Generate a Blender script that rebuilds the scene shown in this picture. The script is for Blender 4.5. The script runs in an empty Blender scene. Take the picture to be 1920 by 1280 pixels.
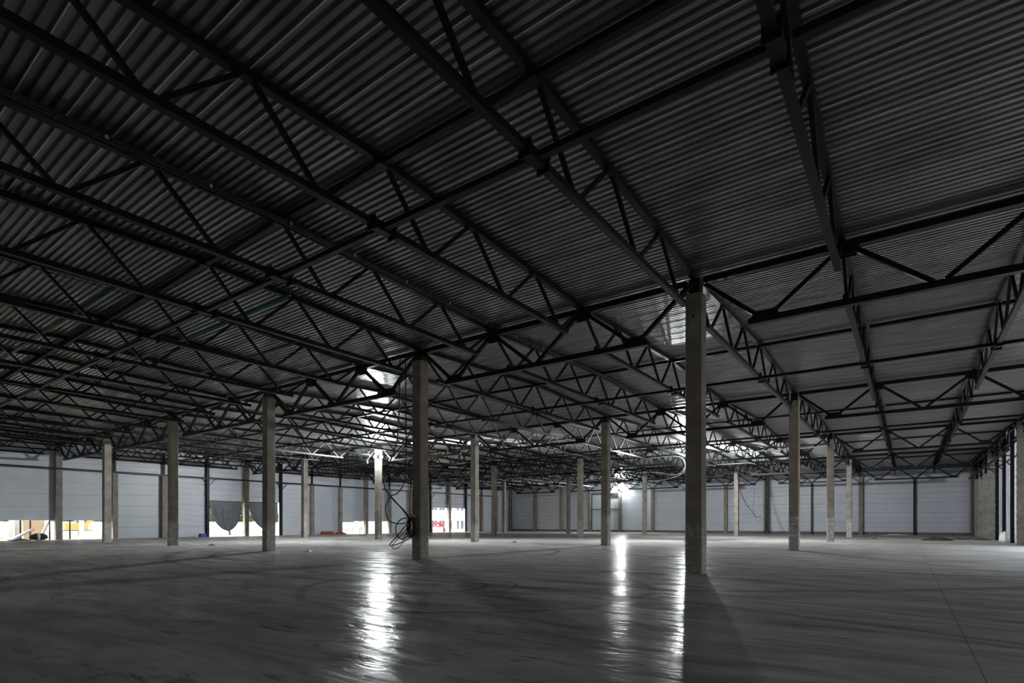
import bpy, math, random
from mathutils import Vector, Matrix
random.seed(7)
sc = bpy.context.scene
COL = sc.collection

# ------------------------------------------------------------------ camera
# fitted from the 12 m x 18 m column grid (1920x1280 frame)
FPX, YAW, CX, HY = 1028.726, 0.618049, 972.2, 980.4
CAM = Vector((5.3735, -17.0386, 1.5643))
cd = bpy.data.cameras.new('camera'); cam = bpy.data.objects.new('camera', cd); COL.objects.link(cam)
cam.location = CAM; cam.rotation_euler = (math.pi / 2, 0, YAW)
cd.sensor_width = 36.0; cd.lens = FPX * 36 / 1920
cd.shift_x = (960 - CX) / 1920; cd.shift_y = (HY - 640) / 1920
cd.clip_start = 0.05; cd.clip_end = 1500
sc.camera = cam
FW = Vector((-math.sin(YAW), math.cos(YAW), 0)); RT = Vector((math.cos(YAW), math.sin(YAW), 0))
def project(p):
    d = Vector(p) - CAM; z = d.dot(FW)
    if z < 0.05: return None
    return CX + FPX * d.dot(RT) / z, HY - FPX * d.z / z, z

# ------------------------------------------------------------------ sky, sun, exposure
w = bpy.data.worlds.new('World'); sc.world = w; w.use_nodes = True
wn = w.node_tree.nodes; wl = w.node_tree.links
bg = wn['Background']
sky = wn.new('ShaderNodeTexSky'); sky.sky_type = 'NISHITA'; sky.sun_disc = False
sky.sun_elevation = math.radians(48); sky.sun_rotation = math.radians(200)
sky.dust_density = 3.0; sky.air_density = 1.0
hs = wn.new('ShaderNodeHueSaturation'); hs.inputs['Saturation'].default_value = .35      # hazy, milky sky
wl.new(sky.outputs[0], hs.inputs['Color']); wl.new(hs.outputs[0], bg.inputs[0]); bg.inputs[1].default_value = 0.68
sd = bpy.data.lights.new('sun', 'SUN'); sd.energy = 2.0; sd.angle = 0.02; sd.color = (1, .97, .92)
sun = bpy.data.objects.new('sun', sd); COL.objects.link(sun)
sun.rotation_euler = Vector((0.12, 0.75, -0.80)).to_track_quat('-Z', 'Y').to_euler()
vs = sc.view_settings
vs.view_transform = 'Standard'; vs.look = 'None'; vs.exposure = 0.85; vs.gamma = 1.0; vs.use_curve_mapping = False
LAMP_W = 5600.0

# ------------------------------------------------------------------ materials
M = {}
def mat(name, col, rough=.6, metal=0., noise=None, bump=None, emit=None, rough_var=None, mix2=None, spec=None):
    m = bpy.data.materials.new(name); m.use_nodes = True
    nt = m.node_tree; N = nt.nodes; L = nt.links; b = N['Principled BSDF']
    b.inputs['Base Color'].default_value = (*col, 1); b.inputs['Roughness'].default_value = rough
    b.inputs['Metallic'].default_value = metal
    if spec is not None: b.inputs['Specular IOR Level'].default_value = spec
    geo = N.new('ShaderNodeNewGeometry')
    def nz(scale, detail=4, stretch=None):
        t = N.new('ShaderNodeTexNoise'); t.inputs['Scale'].default_value = scale; t.inputs['Detail'].default_value = detail
        if stretch:
            mp = N.new('ShaderNodeMapping'); mp.inputs['Scale'].default_value = stretch
            L.new(geo.outputs['Position'], mp.inputs[0]); L.new(mp.outputs[0], t.inputs['Vector'])
        else: L.new(geo.outputs['Position'], t.inputs['Vector'])
        return t
    if noise:
        sc_, amt = noise[0], noise[1]; st = noise[2] if len(noise) > 2 else None
        t = nz(sc_, 6, st)
        r = N.new('ShaderNodeValToRGB'); r.color_ramp.elements[0].position = .3; r.color_ramp.elements[1].position = .7
        c2 = mix2 or tuple(c * (1 - amt) for c in col); c1 = col if mix2 else tuple(min(1, c * (1 + amt)) for c in col)
        r.color_ramp.elements[0].color = (*c2, 1); r.color_ramp.elements[1].color = (*c1, 1)
        L.new(t.outputs['Fac'], r.inputs[0]); L.new(r.outputs[0], b.inputs['Base Color'])
    if rough_var:
        t = nz(rough_var[0], 5); mr = N.new('ShaderNodeMapRange')
        mr.inputs['From Min'].default_value = .35; mr.inputs['From Max'].default_value = .65
        mr.inputs['To Min'].default_value = rough_var[1]; mr.inputs['To Max'].default_value = rough_var[2]
        L.new(t.outputs['Fac'], mr.inputs['Value']); L.new(mr.outputs[0], b.inputs['Roughness'])
    if bump:
        t = nz(bump[0], 4); bp = N.new('ShaderNodeBump'); bp.inputs['Strength'].default_value = bump[1]; bp.inputs['Distance'].default_value = bump[2]
        L.new(t.outputs['Fac'], bp.inputs['Height']); L.new(bp.outputs[0], b.inputs['Normal'])
    if emit:
        b.inputs['Emission Color'].default_value = (*emit[0], 1); b.inputs['Emission Strength'].default_value = emit[1]
    M[name] = m; return m
mat('steel', (.007, .0075, .008), .45, 0, noise=(3, .35), spec=.3)
mat('steel_grey', (.05, .052, .055), .45, .3, noise=(3, .25))
mat('deck', (.30, .30, .30), .32, .75, noise=(2.2, .28, (.25, 1.5, 1)))
mat('zinc_and_glint', (.75, .76, .74), .35, .35, noise=(4, .2))  # metal fittings; on deck seams the pale tone paints in their glint
mat('roofing', (.1, .1, .1), .9)
mat('concrete', (.27, .245, .205), .8, 0, noise=(1.6, .28), bump=(40, .25, .01))
mat('plinth', (.15, .15, .15), .85, 0, noise=(2, .3))
mat('panel', (.58, .63, .67), .42, 0, noise=(.5, .06))
mat('panel_rib', (.62, .645, .70), .40, 0, noise=(.5, .06))
mat('panel_lined', (.40, .37, .33), .6, 0, noise=(2.5, .35))
mat('tarp', (.17, .19, .215), .6, 0, noise=(2, .15), bump=(9, .3, .03))
mat('cable', (.012, .012, .013), .5)
mat('cable_white', (.6, .6, .58), .5)
mat('green_pipe', (.02, .16, .07), .4)
mat('sand', (.44, .385, .31), .95, 0, noise=(.35, .25), bump=(1.5, .5, .1))
mat('soil', (.55, .33, .14), .95, 0, noise=(.9, .35), bump=(2, .6, .15))
mat('grass', (.16, .27, .05), .9, 0, noise=(1.5, .4))
mat('leaf', (.06, .10, .03), .7, 0, noise=(.8, .5))
mat('bark', (.12, .08, .05), .9)
mat('pale_concrete', (.52, .50, .47), .85, 0, noise=(1.2, .12))
mat('white', (.75, .75, .74), .5)
mat('red', (.65, .035, .025), .4)
mat('orange', (.75, .25, .05), .5)
mat('rubber', (.015, .015, .016), .8)
mat('wood', (.34, .23, .13), .75, 0, noise=(5, .3, (1, .2, 1)))
mat('cardboard', (.42, .31, .2), .85)
mat('brick_red', (.33, .09, .06), .85, 0, noise=(6, .25))
mat('blue', (.03, .07, .35), .5)
mat('debris', (.05, .042, .028), .9, 0, noise=(14, .5), bump=(20, .8, .05))
mat('lamp_body', (.04, .04, .045), .5)
mat('lens', (1, 1, 1), .3, emit=((.93, .97, 1), 160))
mat('building_wall', (.55, .46, .36), .8, 0, noise=(1, .08))
mat('glass', (.08, .1, .12), .08)
# stretch film: thin wrinkled clear plastic
def film():
    m = bpy.data.materials.new('film'); m.use_nodes = True; nt = m.node_tree; N = nt.nodes; L = nt.links
    out = N['Material Output']; b = N['Principled BSDF']
    b.inputs['Base Color'].default_value = (.95, .95, .93, 1); b.inputs['Roughness'].default_value = .10; b.inputs['Specular IOR Level'].default_value = 1.0
    tr = N.new('ShaderNodeBsdfTransparent'); mx = N.new('ShaderNodeMixShader'); mx.inputs[0].default_value = .22
    geo = N.new('ShaderNodeNewGeometry'); t = N.new('ShaderNodeTexNoise'); t.inputs['Scale'].default_value = 2.4; t.inputs['Detail'].default_value = 2; t.inputs['Distortion'].default_value = 1.6
    mp = N.new('ShaderNodeMapping'); mp.inputs['Rotation'].default_value = (.5, .6, 0); mp.inputs['Scale'].default_value = (1, 1, 2.4)
    L.new(geo.outputs['Position'], mp.inputs[0]); L.new(mp.outputs[0], t.inputs['Vector'])
    ab = N.new('ShaderNodeMath'); ab.operation = 'SUBTRACT'; ab.inputs[1].default_value = .5; L.new(t.outputs['Fac'], ab.inputs[0])
    ab2 = N.new('ShaderNodeMath'); ab2.operation = 'ABSOLUTE'; L.new(ab.outputs[0], ab2.inputs[0])
    cr = N.new('ShaderNodeMapRange'); cr.inputs['From Min'].default_value = .0; cr.inputs['From Max'].default_value = .026      # glints of the film painted in as white crease lines
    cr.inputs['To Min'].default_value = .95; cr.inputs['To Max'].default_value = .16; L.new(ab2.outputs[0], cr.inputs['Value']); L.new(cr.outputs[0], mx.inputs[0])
    bp = N.new('ShaderNodeBump'); bp.inputs['Strength'].default_value = 1; bp.inputs['Distance'].default_value = .12
    L.new(t.outputs['Fac'], bp.inputs['Height']); L.new(bp.outputs[0], b.inputs['Normal'])
    L.new(tr.outputs[0], mx.inputs[1]); L.new(b.outputs[0], mx.inputs[2]); L.new(mx.outputs[0], out.inputs[0]); M['film'] = m
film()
# power-trowelled slab: streaky grey, glossy, tyre marks
def floor_mat():
    m = bpy.data.materials.new('floor'); m.use_nodes = True; nt = m.node_tree; N = nt.nodes; L = nt.links; b = N['Principled BSDF']
    geo = N.new('ShaderNodeNewGeometry'); P = geo.outputs['Position']
    def mapping(rot, s):
        mp = N.new('ShaderNodeMapping'); mp.inputs['Rotation'].default_value = (0, 0, rot); mp.inputs['Scale'].default_value = s
        L.new(P, mp.inputs[0]); return mp.outputs[0]
    def noise(vec, s, det=6, dist=0., rough=.5):
        t = N.new('ShaderNodeTexNoise'); t.inputs['Scale'].default_value = s; t.inputs['Detail'].default_value = det
        t.inputs['Distortion'].default_value = dist; t.inputs['Roughness'].default_value = rough; L.new(vec, t.inputs['Vector']); return t.outputs['Fac']
    def ramp(f, a, c, va, vb):
        r = N.new('ShaderNodeMapRange'); r.inputs['From Min'].default_value = a; r.inputs['From Max'].default_value = c
        r.inputs['To Min'].default_value = va; r.inputs['To Max'].default_value = vb; L.new(f, r.inputs['Value']); return r.outputs[0]
    def mth(op, x, y):
        n = N.new('ShaderNodeMath'); n.operation = op
        for i, v in enumerate((x, y)):
            if isinstance(v, (int, float)): n.inputs[i].default_value = v
            elif v is not None: L.new(v, n.inputs[i])
        return n.outputs[0]
    along = -YAW
    s1 = ramp(noise(mapping(along, (.45, 1.6, 1)), 1.0, 7, .8), .36, .66, .72, 1.12)
    s2 = ramp(noise(mapping(0, (1, 1, 1)), .12, 4), .35, .65, .8, 1.12)
    s3 = ramp(noise(mapping(along + .25, (.6, 3.2, 1)), 1.3, 5, 1.5, .6), .57, .68, 1., .55)
    val = mth('MULTIPLY', mth('MULTIPLY', s1, s2), s3)
    # tyre tracks: rings of worn rubber
    wob = noise(mapping(0, (1, 1, 1)), .6, 3)
    for (x, y, r, wd, k) in ((-4.3, -7.2, 1.35, .09, .55), (-4.1, -6.9, 1.75, .08, .6), (-3.4, -6.4, 4.2, .13, .7), (-18, 4, 9, .22, .62),
                             (-12, 18, 26.0, .3, .72), (6, 22, 18, .25, .72), (-2, -30, 24.0, .16, .7), (-2, -30, 25.6, .16, .72)):
        vm = N.new('ShaderNodeVectorMath'); vm.operation = 'DISTANCE'; L.new(P, vm.inputs[0]); vm.inputs[1].default_value = (x, y, 0)
        d = mth('ABSOLUTE', mth('SUBTRACT', mth('ADD', vm.outputs['Value'], mth('MULTIPLY', wob, .5)), r + .25), None)
        val = mth('MULTIPLY', val, ramp(d, wd * .4, wd, k, 1.))
    mul = N.new('ShaderNodeVectorMath'); mul.operation = 'SCALE'; mul.inputs[0].default_value = (.47, .455, .43); L.new(val, mul.inputs['Scale'])
    L.new(mul.outputs[0], b.inputs['Base Color'])
    rr = ramp(noise(mapping(along, (.5, 1.5, 1)), .8, 6, .6), .35, .68, .14, .32)
    b.inputs['Specular IOR Level'].default_value = .25
    L.new(rr, b.inputs['Roughness'])
    bp = N.new('ShaderNodeBump'); bp.inputs['Strength'].default_value = .5; bp.inputs['Distance'].default_value = .02
    L.new(noise(mapping(along, (.7, 1.6, 1)), 3.2, 4, .8), bp.inputs['Height']); L.new(bp.outputs[0], b.inputs['Normal'])
    dif = N.new('ShaderNodeBsdfDiffuse'); L.new(mul.outputs[0], dif.inputs['Color'])
    mx = N.new('ShaderNodeMixShader')                                   # dry dust dulls most of the polished slab, in streaks
    L.new(ramp(noise(mapping(along + .06, (.55, 3.0, 1)), 1.5, 7, 1.2, .6), .36, .62, .78, .985), mx.inputs[0])
    L.new(b.outputs[0], mx.inputs[1]); L.new(dif.outputs[0], mx.inputs[2]); L.new(mx.outputs[0], N['Material Output'].inputs[0])
    M['floor'] = m
floor_mat()

# ------------------------------------------------------------------ mesh helpers
class MB:
    def __init__(s): s.v = []; s.f = []; s.m = []
    def quad(s, pts, mi=0):
        i = len(s.v); s.v += [tuple(p) for p in pts]; s.f.append(tuple(range(i, i + len(pts)))); s.m.append(mi)
    def box(s, x0, x1, y0, y1, z0, z1, mi=0):
        i = len(s.v)
        s.v += [(x, y, z) for z in (z0, z1) for y in (y0, y1) for x in (x0, x1)]
        for f in ((0, 2, 3, 1), (4, 5, 7, 6), (0, 1, 5, 4), (2, 6, 7, 3), (0, 4, 6, 2), (1, 3, 7, 5)):
            s.f.append(tuple(i + k for k in f)); s.m.append(mi)
        return s
    def bar(s, a, b, w, h, up=(0, 0, 1), mi=0):
        a = Vector(a); b = Vector(b); d = (b - a).normalized(); u = Vector(up)
        if abs(d.dot(u)) > .98: u = Vector((1, 0, 0))
        sd_ = d.cross(u).normalized(); u = sd_.cross(d)
        i = len(s.v)
        for p in (a, b):
            for sx, sz in ((-1, -1), (1, -1), (1, 1), (-1, 1)): s.v.append(tuple(p + sd_ * (sx * w / 2) + u * (sz * h / 2)))
        for f in ((0, 1, 2, 3), (7, 6, 5, 4), (0, 4, 5, 1), (1, 5, 6, 2), (2, 6, 7, 3), (3, 7, 4, 0)):
            s.f.append(tuple(i + k for k in f)); s.m.append(mi)
        return s
    def tube(s, pts, r, n=8, caps=True, mi=0):
        pts = [Vector(p) for p in pts]; base = len(s.v); prev = None
        for k, p in enumerate(pts):
            d = (pts[min(k + 1, len(pts) - 1)] - pts[max(k - 1, 0)]).normalized()
            if prev is None:
                u = Vector((0, 0, 1)) if abs(d.z) < .9 else Vector((1, 0, 0))
            else: u = prev
            sd_ = d.cross(u).normalized(); u = sd_.cross(d).normalized(); prev = u
            rr = r[k] if isinstance(r, (list, tuple)) else r
            for j in range(n):
                a = 2 * math.pi * j / n; s.v.append(tuple(p + sd_ * (math.cos(a) * rr) + u * (math.sin(a) * rr)))
        for k in range(len(pts) - 1):
            for j in range(n):
                a = base + k * n + j; b_ = base + k * n + (j + 1) % n; s.f.append((a, b_, b_ + n, a + n)); s.m.append(mi)
        if caps:
            s.f.append(tuple(base + j for j in reversed(range(n)))); s.m.append(mi)
            e = base + (len(pts) - 1) * n; s.f.append(tuple(e + j for j in range(n))); s.m.append(mi)
        return s
    def mesh(s, name, mats):
        me = bpy.data.meshes.new(name); me.from_pydata(s.v, [], s.f)
        for mm in ([mats] if isinstance(mats, str) else mats): me.materials.append(M[mm])
        if any(s.m): me.polygons.foreach_set('material_index', s.m)
        me.update(); return me
def obj(name, me, parent=None, loc=(0, 0, 0), rot=None):
    o = bpy.data.objects.new(name, me); COL.objects.link(o); o.location = loc
    if rot: o.rotation_euler = rot
    if parent: o.parent = parent
    return o
def build(name, mb, mats, parent=None, loc=(0, 0, 0), smooth=False):
    me = mb.mesh(name, mats)
    if smooth: me.polygons.foreach_set('use_smooth', [True] * len(me.polygons))
    return obj(name, me, parent, loc)
def tag(o, label=None, cat=None, group=None, kind=None):
    if label: o['label'] = label
    if cat: o['category'] = cat
    if group: o['group'] = group
    if kind: o['kind'] = kind
    return o
def thing(name, label, cat, loc=(0, 0, 0), group=None):
    o = obj(name, None, None, loc); o.empty_display_size = .2
    return tag(o, label, cat, group)
def copy_tree(o, parent=None):
    c = o.copy(); COL.objects.link(c); c.parent = parent
    for ch in [x for x in KIDS.get(o.name, [])]: copy_tree(ch, c)
    return c
KIDS = {}
def kids_of(root):
    KIDS[root.name] = [o for o in COL.objects if o.parent == root]
    for k in KIDS[root.name]: kids_of(k)
ORD = 'zeroth first second third fourth fifth sixth seventh eighth ninth tenth eleventh twelfth thirteenth fourteenth fifteenth sixteenth seventeenth eighteenth nineteenth twentieth twenty-first twenty-second twenty-third twenty-fourth twenty-fifth'.split()

X0, X1, Y0, Y1 = -60.0, 12.0, -36.0, 72.0
WALL = .30                                    # inner panel face beyond the post line
ZE, ZR = 9.20, 9.56                           # deck underside at valley / ridge
SLOPE = math.atan((ZR - ZE) / 9)

# ------------------------------------------------------------------ floor
fl = MB().box(X0 - .45, X1 + .45, Y0 - .45, Y1 + .45, -.30, -.03)
floor = tag(build('floor', fl, 'plinth'), kind='structure')
slab = MB(); g = .004
slab.box(g, 6 - g, g, 6 - g, -.028, 0); slab_me = slab.mesh('floor_slab', 'floor')
for i in range(12):
    for j in range(18): obj('floor_slab', slab_me, floor, (X0 + 6 * i, Y0 + 6 * j, 0))
edge = MB()
for b in ((X0 - .45, X0, Y0 - .45, Y1 + .45), (X1, X1 + .45, Y0 - .45, Y1 + .45), (X0, X1, Y1, Y1 + .45), (X0, X1, Y0 - .45, Y0)):
    edge.box(*b, -.028, 0)
build('floor_edge_strip', edge, 'floor', floor)

# ------------------------------------------------------------------ ceiling: roof skin and trapezoidal deck sheets
rf = MB()
for k in range(6):
    ya = Y0 + 18 * k
    for (a, za, b, zb) in ((ya, ZE, ya + 9, ZR), (ya + 9, ZR, ya + 18, ZE)):
        if a == Y0: a -= .5
        if b == Y1: b += .5
        i = len(rf.v)
        for z_ in (.10, .28):
            rf.v += [(X0 - .5, a, za + z_), (X1 + .5, a, za + z_), (X1 + .5, b, zb + z_), (X0 - .5, b, zb + z_)]
        for f in ((0, 3, 2, 1), (4, 5, 6, 7), (0, 1, 5, 4), (2, 3, 7, 6), (1, 2, 6, 5), (3, 0, 4, 7)): rf.f.append(tuple(i + q for q in f)); rf.m.append(0)
ceiling = tag(build('ceiling', rf, 'roofing'), kind='structure')
def sheet_profile():
    pr = []; p = .1875
    for k in range(4):
        o_ = k * p
        pr += [(o_, 0), (o_ + .092, 0), (o_ + .112, .072), (o_ + .166, .072)]
    pr.append((.752, 0)); return pr
PROF = sheet_profile()
def sheet_into(mb, mtx, x0, x1):
    pts = PROF
    for a, b in zip(pts[:-1], pts[1:]):
        q = [mtx @ Vector((x0, a[0], a[1])), mtx @ Vector((x0, b[0], b[1])), mtx @ Vector((x1, b[0], b[1])), mtx @ Vector((x1, a[0], a[1]))]
        mb.quad(q, 0)
    # overlapping seam lip at the sheet's edge, its glint painted as paler metal
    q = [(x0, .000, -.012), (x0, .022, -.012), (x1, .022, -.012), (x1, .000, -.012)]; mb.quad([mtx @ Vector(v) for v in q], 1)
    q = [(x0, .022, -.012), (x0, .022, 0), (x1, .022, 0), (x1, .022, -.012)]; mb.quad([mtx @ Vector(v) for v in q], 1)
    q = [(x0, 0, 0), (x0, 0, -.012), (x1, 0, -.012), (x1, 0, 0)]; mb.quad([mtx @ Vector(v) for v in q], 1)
smb = MB(); sheet_into(smb, Matrix.Identity(4), 0.004, 11.996); sheet_me = smb.mesh('deck_sheet', ['deck', 'zinc_and_glint'])
sheets = []
L_ = 9 / math.cos(SLOPE)
for bx in range(6):
    xa = X0 + 12 * bx
    for k in range(6):
        ya = Y0 + 18 * k
        for half in (0, 1):
            for n in range(12):
                s_ = n * L_ / 12
                if half == 0: loc = (xa, ya + s_ * math.cos(SLOPE), ZE + s_ * math.sin(SLOPE)); rx = SLOPE
                else: loc = (xa, ya + 9 + s_ * math.cos(SLOPE), ZR - s_ * math.sin(SLOPE)); rx = -SLOPE
                best = None
                for t in (0, 2, 4, 6, 8, 10, 12):
                    q = project((xa + t, loc[1] + .37, loc[2]))
                    if q and -60 < q[0] < 1980 and -60 < q[1] < 1300: best = min(best or 1e9, q[2])
                sheets.append((best if best else 1e6 + abs(loc[1]), loc, rx))
sheets.sort(key=lambda s: s[0])
rest = MB()
for n, (d, loc, rx) in enumerate(sheets):
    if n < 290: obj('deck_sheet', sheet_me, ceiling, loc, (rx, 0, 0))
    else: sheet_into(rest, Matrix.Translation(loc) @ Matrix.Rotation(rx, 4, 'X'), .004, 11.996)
tag(build('deck_sheeting', rest, ['deck', 'zinc_and_glint'], ceiling), kind='stuff')

# ------------------------------------------------------------------ walls
pan_cache = {}
def panel_mesh(length, h, rib):
    key = (round(length, 3), round(h, 3), rib)
    if key in pan_cache: return pan_cache[key]
    mb = MB(); j = .006; L = length
    if rib:   # cushion-edged lining panel: local x along wall, z up, +y into the hall
        q = h / 2; pr = [(j, -.05), (j, -.01), (.03, .0), (q * .62, .045), (q - .05, .05), (q - .012, -.005), (q + .012, -.005), (q + .03, .0), (q * 1.62, .045), (h - .05, .05), (h - j, -.01), (h - j, -.05)]
    else:
        pr = [(j, -.05), (j, .012), (.02, .02), (h - .02, .02), (h - j, .012), (h - j, -.05)]
    for a, b in zip(pr[:-1], pr[1:]): mb.quad([(j, a[1], a[0]), (L - j, a[1], a[0]), (L - j, b[1], b[0]), (j, b[1], b[0])])
    for xx, flip in ((j, 1), (L - j, 0)):
        pts = [(xx, p[1], p[0]) for p in pr]; mb.quad(pts if flip else pts[::-1])
    pan_cache[key] = mb.mesh('wall_panel', 'panel_rib' if rib else 'panel'); return pan_cache[key]
RAIL = 6.72; TOP = 9.5
def make_wall(name, origin, ang, bay, bays, plinth=0.0):
    """bays: list of (type, opening_height); local x runs along the wall, +y into the hall"""
    skin = MB(); total = bay * len(bays)
    for i, (ty, op) in enumerate(bays):
        z0 = op if op else 0
        skin.box(i * bay - (.4 if i == 0 else 0), (i + 1) * bay + (.4 if i == len(bays) - 1 else 0), -.16, -.045, z0, 9.72)
        if plinth and not op: skin.box(i * bay + .0, (i + 1) * bay, -.05, .05, 0, plinth)
    wall = tag(build(name, skin, 'plinth' if plinth else 'panel'), kind='structure')
    wall.location = origin; wall.rotation_euler = (0, 0, ang)
    for i, (ty, op) in enumerate(bays):
        if ty == 'X': continue
        def rows(a, b, h, rib):
            n = max(1, round((b - a) / h)); hh = (b - a) / n
            for k in range(n): obj('wall_panel', panel_mesh(bay, hh, rib), wall, (i * bay, 0, a + k * hh))
        z0 = op if op else plinth
        if ty == 'S': rows(z0, RAIL, 1.2, False); rows(RAIL, TOP, 1.24, True)
        elif ty == 'T': rows(z0, TOP, 1.2, False)
        else: rows(z0, TOP, 1.24, True)
    return wall
# left wall: local x must run along +y with +y(local) pointing to +x(world): rotate -90 => runs toward -y, start at far end
lb = []
LT = {-22.5: ('R', 4.2), -18: ('R', 4.2), -9: ('S', 0), -4.5: ('S', 1.83), 0: ('S', 1.83), 4.5: ('S', 0), 9: ('R', 0), 13.5: ('R', 4.2), 18: ('R', 4.2), 22.5: ('R', 0), 27: ('S', 0), 31.5: ('S', 1.83), 36: ('S', 1.83),
      40.5: ('S', 0), 45: ('S', 0), 49.5: ('R', 4.2), 54: ('R', 4.2), 58.5: ('R', 0), 63: ('S', 0), 67.5: ('S', 0)}
for k in range(24): lb.append(LT.get(Y1 - 4.5 * (k + 1), ('X' if Y1 - 4.5 * (k + 1) < -22.5 else 'S', 0)))
make_wall('wall_left', (X0 - WALL, Y1, 0), -math.pi / 2, 4.5, lb)
# back wall: local +y must point to world -y: rotate 180, start at x = 12 running to -60
make_wall('wall_back', (X1, Y1 + WALL, 0), math.pi, 6, [('R', 0)] * 5 + [('T', 0)] * 5 + [('R', 0)] * 2, .35)
RTY = {13.5: ('S', 4.2), 18: ('S', 4.2), 22.5: ('S', 4.2), 27: ('S', 4.2), -18: ('S', 1.83), -13.5: ('S', 1.83), -9: ('S', 0), -4.5: ('S', 0), 0: ('S', 0), 4.5: ('S', 1.83), 9: ('S', 4.2)}  # out-of-view openings, several added to let in more daylight
rb = []
for k in range(24):
    y = Y0 + 4.5 * k; rb.append(RTY.get(y, ('R', 0) if 36 <= y < 54 else ('S', 0) if y >= 54 else ('X', 0)))
make_wall('wall_right', (X1 + WALL, Y0, 0), math.pi / 2, 4.5, rb)
make_wall('wall_front', (X0, Y0 - WALL, 0), 0, 6, [('X', 0)] * 12)

# ------------------------------------------------------------------ concrete columns
def col_mesh(w_, h, ch=.02):
    mb = MB(); a = w_ / 2; o_ = [(-a + ch, -a), (a - ch, -a), (a, -a + ch), (a, a - ch), (a - ch, a), (-a + ch, a), (-a, a - ch), (-a, -a + ch)]
    for z in (0, h): mb.v += [(x, y, z) for x, y in o_]
    for k in range(8): mb.f.append((k, (k + 1) % 8, 8 + (k + 1) % 8, 8 + k)); mb.m.append(0)
    mb.f.append(tuple(reversed(range(8)))); mb.f.append(tuple(range(8, 16))); mb.m += [0, 0]
    return mb
CH = 8.6
shaft_me = col_mesh(.5, CH).mesh('column_shaft', 'concrete')
hd = MB().box(-.17, .17, -.17, .17, CH, 9.05).box(-.22, .22, -.22, .22, CH, CH + .03)
head_me = hd.mesh('steel_head', 'steel')
hole_me = MB().tube([(0, -.245, 0), (0, -.262, 0)], .035, 8).mesh('cast_in_socket', 'rubber')
def film_mesh(h, seed):
    rnd = random.Random(seed); mb = MB(); n = 6; rows = max(4, int(h / .09))
    ring = []
    a = .262
    for sde in range(4):
        for k in range(n):
            t = -1 + 2 * k / n
            ring.append([(t, -1), (1, t), (-t, 1), (-1, -t)][sde])
    for r in range(rows + 1):
        for (x, y) in ring:
            top = h * r / rows + (rnd.uniform(-.12, .12) if r == rows else 0)
            o_ = rnd.uniform(0, .014) + (.03 if r == 0 else 0)
            mb.v.append((x * (a + o_), y * (a + o_), max(.004, top + rnd.uniform(-.02, .02) if r else .004)))
    m_ = len(ring)
    for r in range(rows):
        for k in range(m_):
            A = r * m_ + k; B = r * m_ + (k + 1) % m_; mb.f.append((A, B, B + m_, A + m_)); mb.m.append(0)
    return mb.mesh('stretch_film', 'film')
WRAP = {(0, 0): 1.5, (-1, 0): .95, (-2, 0): 1.5, (-3, 0): 1.55, (-4, 0): 1.6, (0, 1): 1.9, (0, 2): 2.0, (0, 3): 1.9, (-1, 1): 2.0, (-2, 1): 1.5, (-3, 1): .45, (-2, 2): 1.6, (-4, 3): 1.7, (-1, 2): 1.5}
EXTRA = {(-1, 0): 'with black cable coils hanging on it', (-3, 1): 'carrying a pair of floodlights near its top'}
for i in range(-4, 1):
    for j in range(-1, 4):
        wrap = WRAP.get((i, j))
        desc = 'film-wrapped' if wrap else 'bare'
        lab = f'{desc} square concrete column, {ORD[1 - i]} from right wall, {ORD[4 - j]} row before back wall'
        t = thing('concrete_column', lab, 'column', (12 * i, 18 * j, 0), 'free-standing concrete columns')
        obj('shaft', shaft_me, t); obj('steel_head', head_me, t)
        obj('socket', hole_me, t, (0, 0, 7.9))
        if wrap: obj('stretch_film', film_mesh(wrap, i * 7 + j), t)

# ------------------------------------------------------------------ wall posts
wmid = col_mesh(.5, 7.34).mesh('mid_wall_column_shaft', 'concrete')
wshaft = col_mesh(.5, CH).mesh('wall_column_shaft', 'concrete'); wshort = col_mesh(.46, 6.78).mesh('short_wall_column_shaft', 'concrete')
ext = MB().box(-.09, .09, -.10, .10, 6.8, 9.15).box(-.2, .2, -.2, .2, 6.78, 6.80).mesh('steel_extension', 'steel')
ip = MB().box(-.15, .15, -.15, -.13, 0, 9.15).box(-.15, .15, .13, .15, 0, 9.15).box(-.012, .012, -.13, .13, 0, 9.15).box(-.2, .2, -.2, .2, 0, .02)
ipost = ip.mesh('steel_section', 'steel')
ipmid = MB().box(-.12, .12, -.12, -.10, 0, 7.34).box(-.12, .12, .10, .12, 0, 7.34).box(-.012, .012, -.10, .10, 0, 7.34).mesh('steel_section', 'steel')
islim = MB().box(-.09, .09, -.12, -.105, 0, 9.15).box(-.09, .09, .105, .12, 0, 9.15).box(-.008, .008, -.105, .105, 0, 9.15).mesh('steel_section', 'steel')
tall = MB().box(-.10, .10, -.10, .10, CH, 9.12).mesh('steel_extension', 'steel')
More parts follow.
